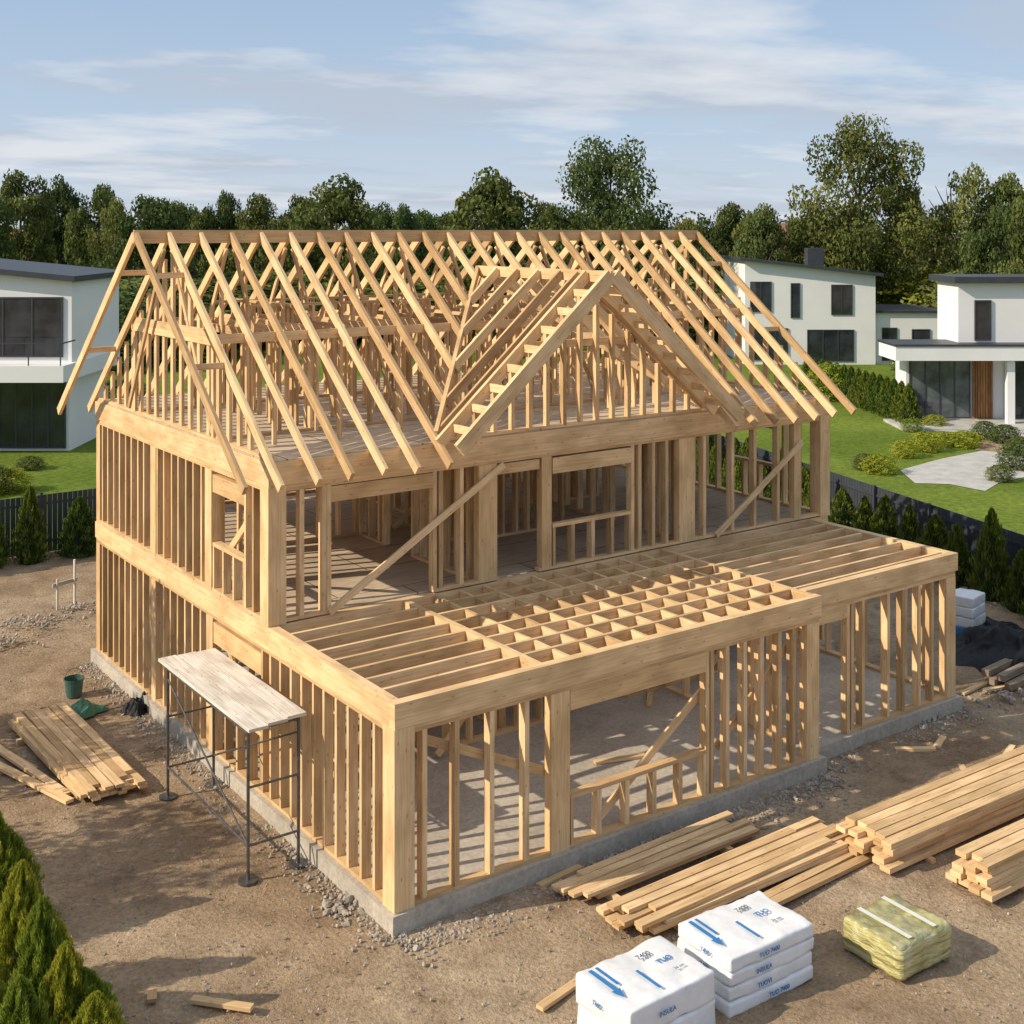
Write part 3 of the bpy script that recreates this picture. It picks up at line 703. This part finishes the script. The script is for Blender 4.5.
for (px,py,w,h) in [(905,458,1.0,.7),(925,452,1.2,.8),(945,447,.9,.6),(965,448,1.3,.7),(985,440,1.0,.8),(1005,444,1.2,.8),(1020,455,1.0,.7),(880,474,1.2,.7),(865,470,.9,.6),(1000,482,.9,.6),(1015,470,1.2,1.0),(912,432,.9,.6),(935,428,1,.6),(10,492,1.3,.8),(-10,495,1.5,1.0),(30,470,1,.5)]:
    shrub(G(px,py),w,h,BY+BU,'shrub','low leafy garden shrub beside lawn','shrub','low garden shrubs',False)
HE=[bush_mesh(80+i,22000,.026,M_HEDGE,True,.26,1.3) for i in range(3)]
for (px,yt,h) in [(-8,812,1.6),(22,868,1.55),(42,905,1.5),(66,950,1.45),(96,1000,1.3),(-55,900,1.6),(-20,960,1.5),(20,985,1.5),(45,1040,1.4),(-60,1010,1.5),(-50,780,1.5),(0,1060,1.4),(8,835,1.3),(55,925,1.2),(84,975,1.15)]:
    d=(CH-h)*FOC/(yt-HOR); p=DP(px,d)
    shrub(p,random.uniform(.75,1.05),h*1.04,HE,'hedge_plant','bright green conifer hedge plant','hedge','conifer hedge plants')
for dep,lat,w_,h_ in ((15.3,-12.3,4.4,6.8),(19.5,-13.6,4.8,7.6)):
    p=CAM+Fv*dep+Rv*lat; E=empty('tree',(p.x,p.y,0),1.0+dep,label='broadleaf garden tree standing beside the bare plot',category='tree'); E.scale=(w_,w_,h_)
    for nm,me in (('trunk',TR[0]),('crown',CR['airy'][0])):
        o=bpy.data.objects.new(nm,me); COL.objects.link(o); o.parent=E
# ---------------------------------------------------------------- fences
def fence(a,b,h,lab):
    a=Vector(a);b=Vector(b);L=(b-a).length; rot=math.atan2(b.y-a.y,b.x-a.x)
    E=empty('fence',(a.x,a.y,0),rot,label=lab,category='fence')
    m=MB(); x=.0
    while x<L: m.box(x,x+.125,-.012,.012,.06,h-.02,random.random()); x+=.14
    m.build('slats',M_FENCE,E)
    m=MB(); m.box(0,L,.015,.05,.3,.36); m.box(0,L,.015,.05,h-.3,h-.24); m.build('rail',M_FENCE,E)
    x=0
    while x<=L: one('post',M_DARK,E,lambda m:m.box(x-.035,x+.035,.052,.12,0,h+.03)); x+=2.5
fence((-16,22.0),(FX(22.0),22.0),1.65,'dark grey metal slat fence behind young thujas')
fence((FX(-5),-5),(FX(21.9),21.9),1.6,'dark grey metal slat fence along the side of plot')
# ---------------------------------------------------------------- neighbours
def window(par,u0,u1,z0,z1,v=-.03,mull=1,gl=M_GLASS):
    W=one('window',gl,par,lambda m:m.box(u0,u1,v-.01,v+.02,z0,z1))
    def fr(m):
        t=.06; bb=m.box
        bb(u0-t,u0,v-.04,v+.03,z0-t,z1+t); bb(u1,u1+t,v-.04,v+.03,z0-t,z1+t)
        bb(u0+.001,u1-.001,v-.039,v+.03,z1,z1+t); bb(u0+.001,u1-.001,v-.039,v+.03,z0-t,z0)
        for i in range(1,mull): x=u0+(u1-u0)*i/mull; bb(x-.03,x+.03,v-.035,v-.012,z0-.01,z1+.01)
    one('frame',M_DARK,W,fr)
def slopebox(m,u0,u1,v0,v1,z0a,z0b,za,zb):
    k=len(m.v)
    for u,a,b in ((u0,z0a,za),(u1,z0b,zb)):
        for v in (v0,v1):
            for z in (a,b): m.v.append(Vector((u,v,z))); m.t.append(.5)
    for f in [(0,1,3,2),(4,6,7,5),(0,4,5,1),(2,3,7,6),(1,5,7,3),(0,2,6,4)]:
        m.f.append(tuple(k+i for i in f)); m.uv+=[(0,0)]*4
p=DP(745,83); A=empty('modern_house',(p.x,p.y,0),ANG,label='white modern house with dark mono-pitch roof and low side wing',category='house')
def wl(m):
    slopebox(m,0,8.7,0,8,0,0,6.95,5.95); m.box(8.703,13.2,.4,7,0,3.45)
one('wall',M_WHITE,A,wl)
def rf(m): slopebox(m,-.4,9.1,-.5,8.4,6.99,5.92,7.19,6.12); m.box(8.65,13.4,.2,7.2,3.453,3.62)
R=one('roof',M_DARK,A,rf)
one('chimney',M_DARK,R,lambda m:m.box(4.9,6.0,3,4,6.3,7.75))
for w in [(.4,1.7,3.6,5.5,2),(3.1,3.6,3.2,5.4,1),(5.8,7.1,3.4,5.3,2),(.5,2.8,.4,2.4,3),(4.2,7.2,.3,2.3,3)]: window(A,*w[:4],mull=w[4])
window(A,9.3,10.2,.3,2.4,v=.37); window(A,11.3,12.4,.9,2.3,v=.37)
p=DP(893,57); B=empty('modern_house',(p.x,p.y,0),ANG,label='white modern house with projecting canopy and timber clad wall',category='house')
def wl(m):
    m.box(1.1,9.5,1.6,3.2,0,3.05); m.box(3.2,9.5,.6,3.4,3.72,6.55); m.box(5.2,5.55,-.1,.2,0,3.0); m.box(6.9,9.5,.4,1.6,0,3.0)
one('wall',M_WHITE,B,wl)
R=one('roof',M_DARK,B,lambda m:m.box(2.9,9.9,.2,3.8,6.553,6.85))
one('canopy',M_WHITE,B,lambda m:m.box(0,9.6,-.4,2.2,3.053,3.7))
one('canopy_edge',M_DARK,B,lambda m:m.box(-.05,9.65,-.45,2.25,3.703,3.8))
window(B,1.3,4.05,.2,2.9,v=1.55,mull=4,gl=M_GLASSL); window(B,4.0,4.65,3.95,5.7,v=.56)
window(B,5.8,6.7,.2,2.8,v=1.5,mull=1)
def sl(m):
    x=4.2
    while x<5.15: m.box(x,x+.09,1.45,1.52,.1,2.95); x+=.12
one('timber_cladding',M_SLATW,B,sl)
one('terrace_step',M_PAVE,B,lambda m:m.box(0,9,-1.5,1.5,0,.14))
p=DP(-120,50); Cc=empty('modern_house',(p.x,p.y,0),ANG,label='white modern house with balcony and wide dark glazing',category='house')
def wl(m):
    slopebox(m,-6,7.7,0,6,3.7,3.7,8.25,6.95); m.box(-6,7.4,.6,5,0,3.1)
one('wall',M_WHITE,Cc,wl)
R=one('roof',M_DARK,Cc,lambda m:slopebox(m,-6.4,7.95,-.4,6.4,8.32,6.93,8.55,7.16))
one('balcony_slab',M_WHITE,Cc,lambda m:m.box(-6,7.9,-1.5,5.5,3.05,3.697))
def rl(m):
    m.box(-6,7.85,-1.46,-1.42,4.55,4.6); m.box(7.81,7.85,-1.41,0,4.55,4.6)
    x=-6
    while x<7.9: m.box(x,x+.04,-1.455,-1.425,3.7,4.55); x+=1.25
one('railing',M_DARK,Cc,rl)
window(Cc,2.6,7.3,3.95,6.25,mull=4); window(Cc,4.6,7.2,.2,2.9,v=.56,mull=4); window(Cc,.8,4.2,.2,2.9,v=.56,mull=3)
for (px,dep,w,hh) in [(8,150,12,7.6),(62,170,12,7.5),(790,150,9,8.6),(815,165,9,7.8)]:
    p=DP(px,dep); V=empty('village_house',(p.x,p.y,0),ANG+random.uniform(-.4,.4),label='distant house with reddish tiled gable roof among trees',category='house',group='distant houses')
    one('wall',M_WHITE,V,lambda m:m.box(-w/2,w/2,-4,4,0,hh*.6))
    def rr(m):
        a=hh*.6;k=len(m.v)
        for u in (-w/2-.4,w/2+.4):
            for q in ((-4.6,a-.3),(0,hh+1.2),(4.6,a-.3)): m.v.append(Vector((u,q[0],q[1]))); m.t.append(.5)
        for f in [(0,3,4,1),(1,4,5,2),(0,1,2),(3,5,4),(0,2,5,3)]:
            m.f.append(tuple(k+i for i in f)); m.uv+=[(0,0)]*len(f)
    one('roof',M_ROOFT,V,rr)
# ---------------------------------------------------------------- light
el=math.radians(32); s2=(-Rv*1.0-Fv*.36).normalized()
sd=Vector((s2.x*math.cos(el),s2.y*math.cos(el),math.sin(el)))
L=bpy.data.lights.new('sun','SUN'); L.energy=5.0; L.angle=math.radians(.5); L.color=(1,.865,.67)
lo=bpy.data.objects.new('sun',L); COL.objects.link(lo); lo.rotation_euler=sd.to_track_quat('Z','Y').to_euler(); lo.location=(0,0,40)
w=bpy.data.worlds.new('World'); scene.world=w; w.use_nodes=True; nt=w.node_tree
bg=nt.nodes['Background']; bg.inputs[1].default_value=.12
sky=N(nt,'ShaderNodeTexSky',sky_type='NISHITA'); sky.sun_disc=False; sky.sun_elevation=el; sky.sun_rotation=math.atan2(s2.x,s2.y)
sky.air_density=1.0; sky.dust_density=1.2; sky.ozone_density=1.0
tc=N(nt,'ShaderNodeTexCoord').outputs['Generated']
sp=N(nt,'ShaderNodeSeparateXYZ'); nt.links.new(tc,sp.inputs[0])
ad=N(nt,'ShaderNodeMath',operation='MAXIMUM'); nt.links.new(sp.outputs[2],ad.inputs[0]); ad.inputs[1].default_value=0
a2=N(nt,'ShaderNodeMath',operation='ADD'); nt.links.new(ad.outputs[0],a2.inputs[0]); a2.inputs[1].default_value=.07
dv=N(nt,'ShaderNodeVectorMath',operation='SCALE'); iv=N(nt,'ShaderNodeMath',operation='DIVIDE'); iv.inputs[0].default_value=1; nt.links.new(a2.outputs[0],iv.inputs[1])
nt.links.new(tc,dv.inputs[0]); nt.links.new(iv.outputs[0],dv.inputs['Scale'])
def cmap(loc,sc):
    mp=N(nt,'ShaderNodeMapping'); mp.inputs['Rotation'].default_value=(0,0,-ANG); mp.inputs['Scale'].default_value=sc; mp.inputs['Location'].default_value=loc; nt.links.new(dv.outputs[0],mp.inputs[0]); return mp.outputs[0]
cm=ramp(nt,noisen(nt,cmap((3.1,1.7,0),(.62,.8,0)),.8,5,.58,'2D'),[(.51,(0,0,0)),(.58,(.35,.35,.35)),(.70,(.8,.8,.8))])
cg=ramp(nt,noisen(nt,cmap((9.1,4.7,0),(.5,.75,0)),.8,4,.55,'2D'),[(.48,(0,0,0)),(.64,(.75,.75,.75))])
grad=ramp(nt,ad.outputs[0],[(0,(5.4,6.0,6.8)),(.07,(4.3,5.3,6.7)),(.2,(3.3,4.5,6.3)),(1,(2.5,3.6,5.7))])
haze=ramp(nt,sp.outputs[2],[(0,(.9,.9,.9)),(.25,(.7,.7,.7))])
c1=mixf(nt,sky.outputs[0],grad,haze)
c2=mixf(nt,c1,(4.2,4.7,5.5),cg)
c3=mixf(nt,c2,(6.6,6.8,7.1),cm)
nt.links.new(c3,bg.inputs[0])
# ---------------------------------------------------------------- camera
cam=bpy.data.cameras.new('camera'); cam.sensor_width=36; cam.lens=FOC/1024*36; cam.shift_y=-(512-HOR)/1024; cam.clip_end=4000; cam.clip_start=.1
co=bpy.data.objects.new('camera',cam); COL.objects.link(co); co.location=CAM; co.rotation_euler=(math.pi/2,0,ANG); scene.camera=co
scene.view_settings.view_transform='Standard'; scene.view_settings.look='None'; scene.view_settings.exposure=0
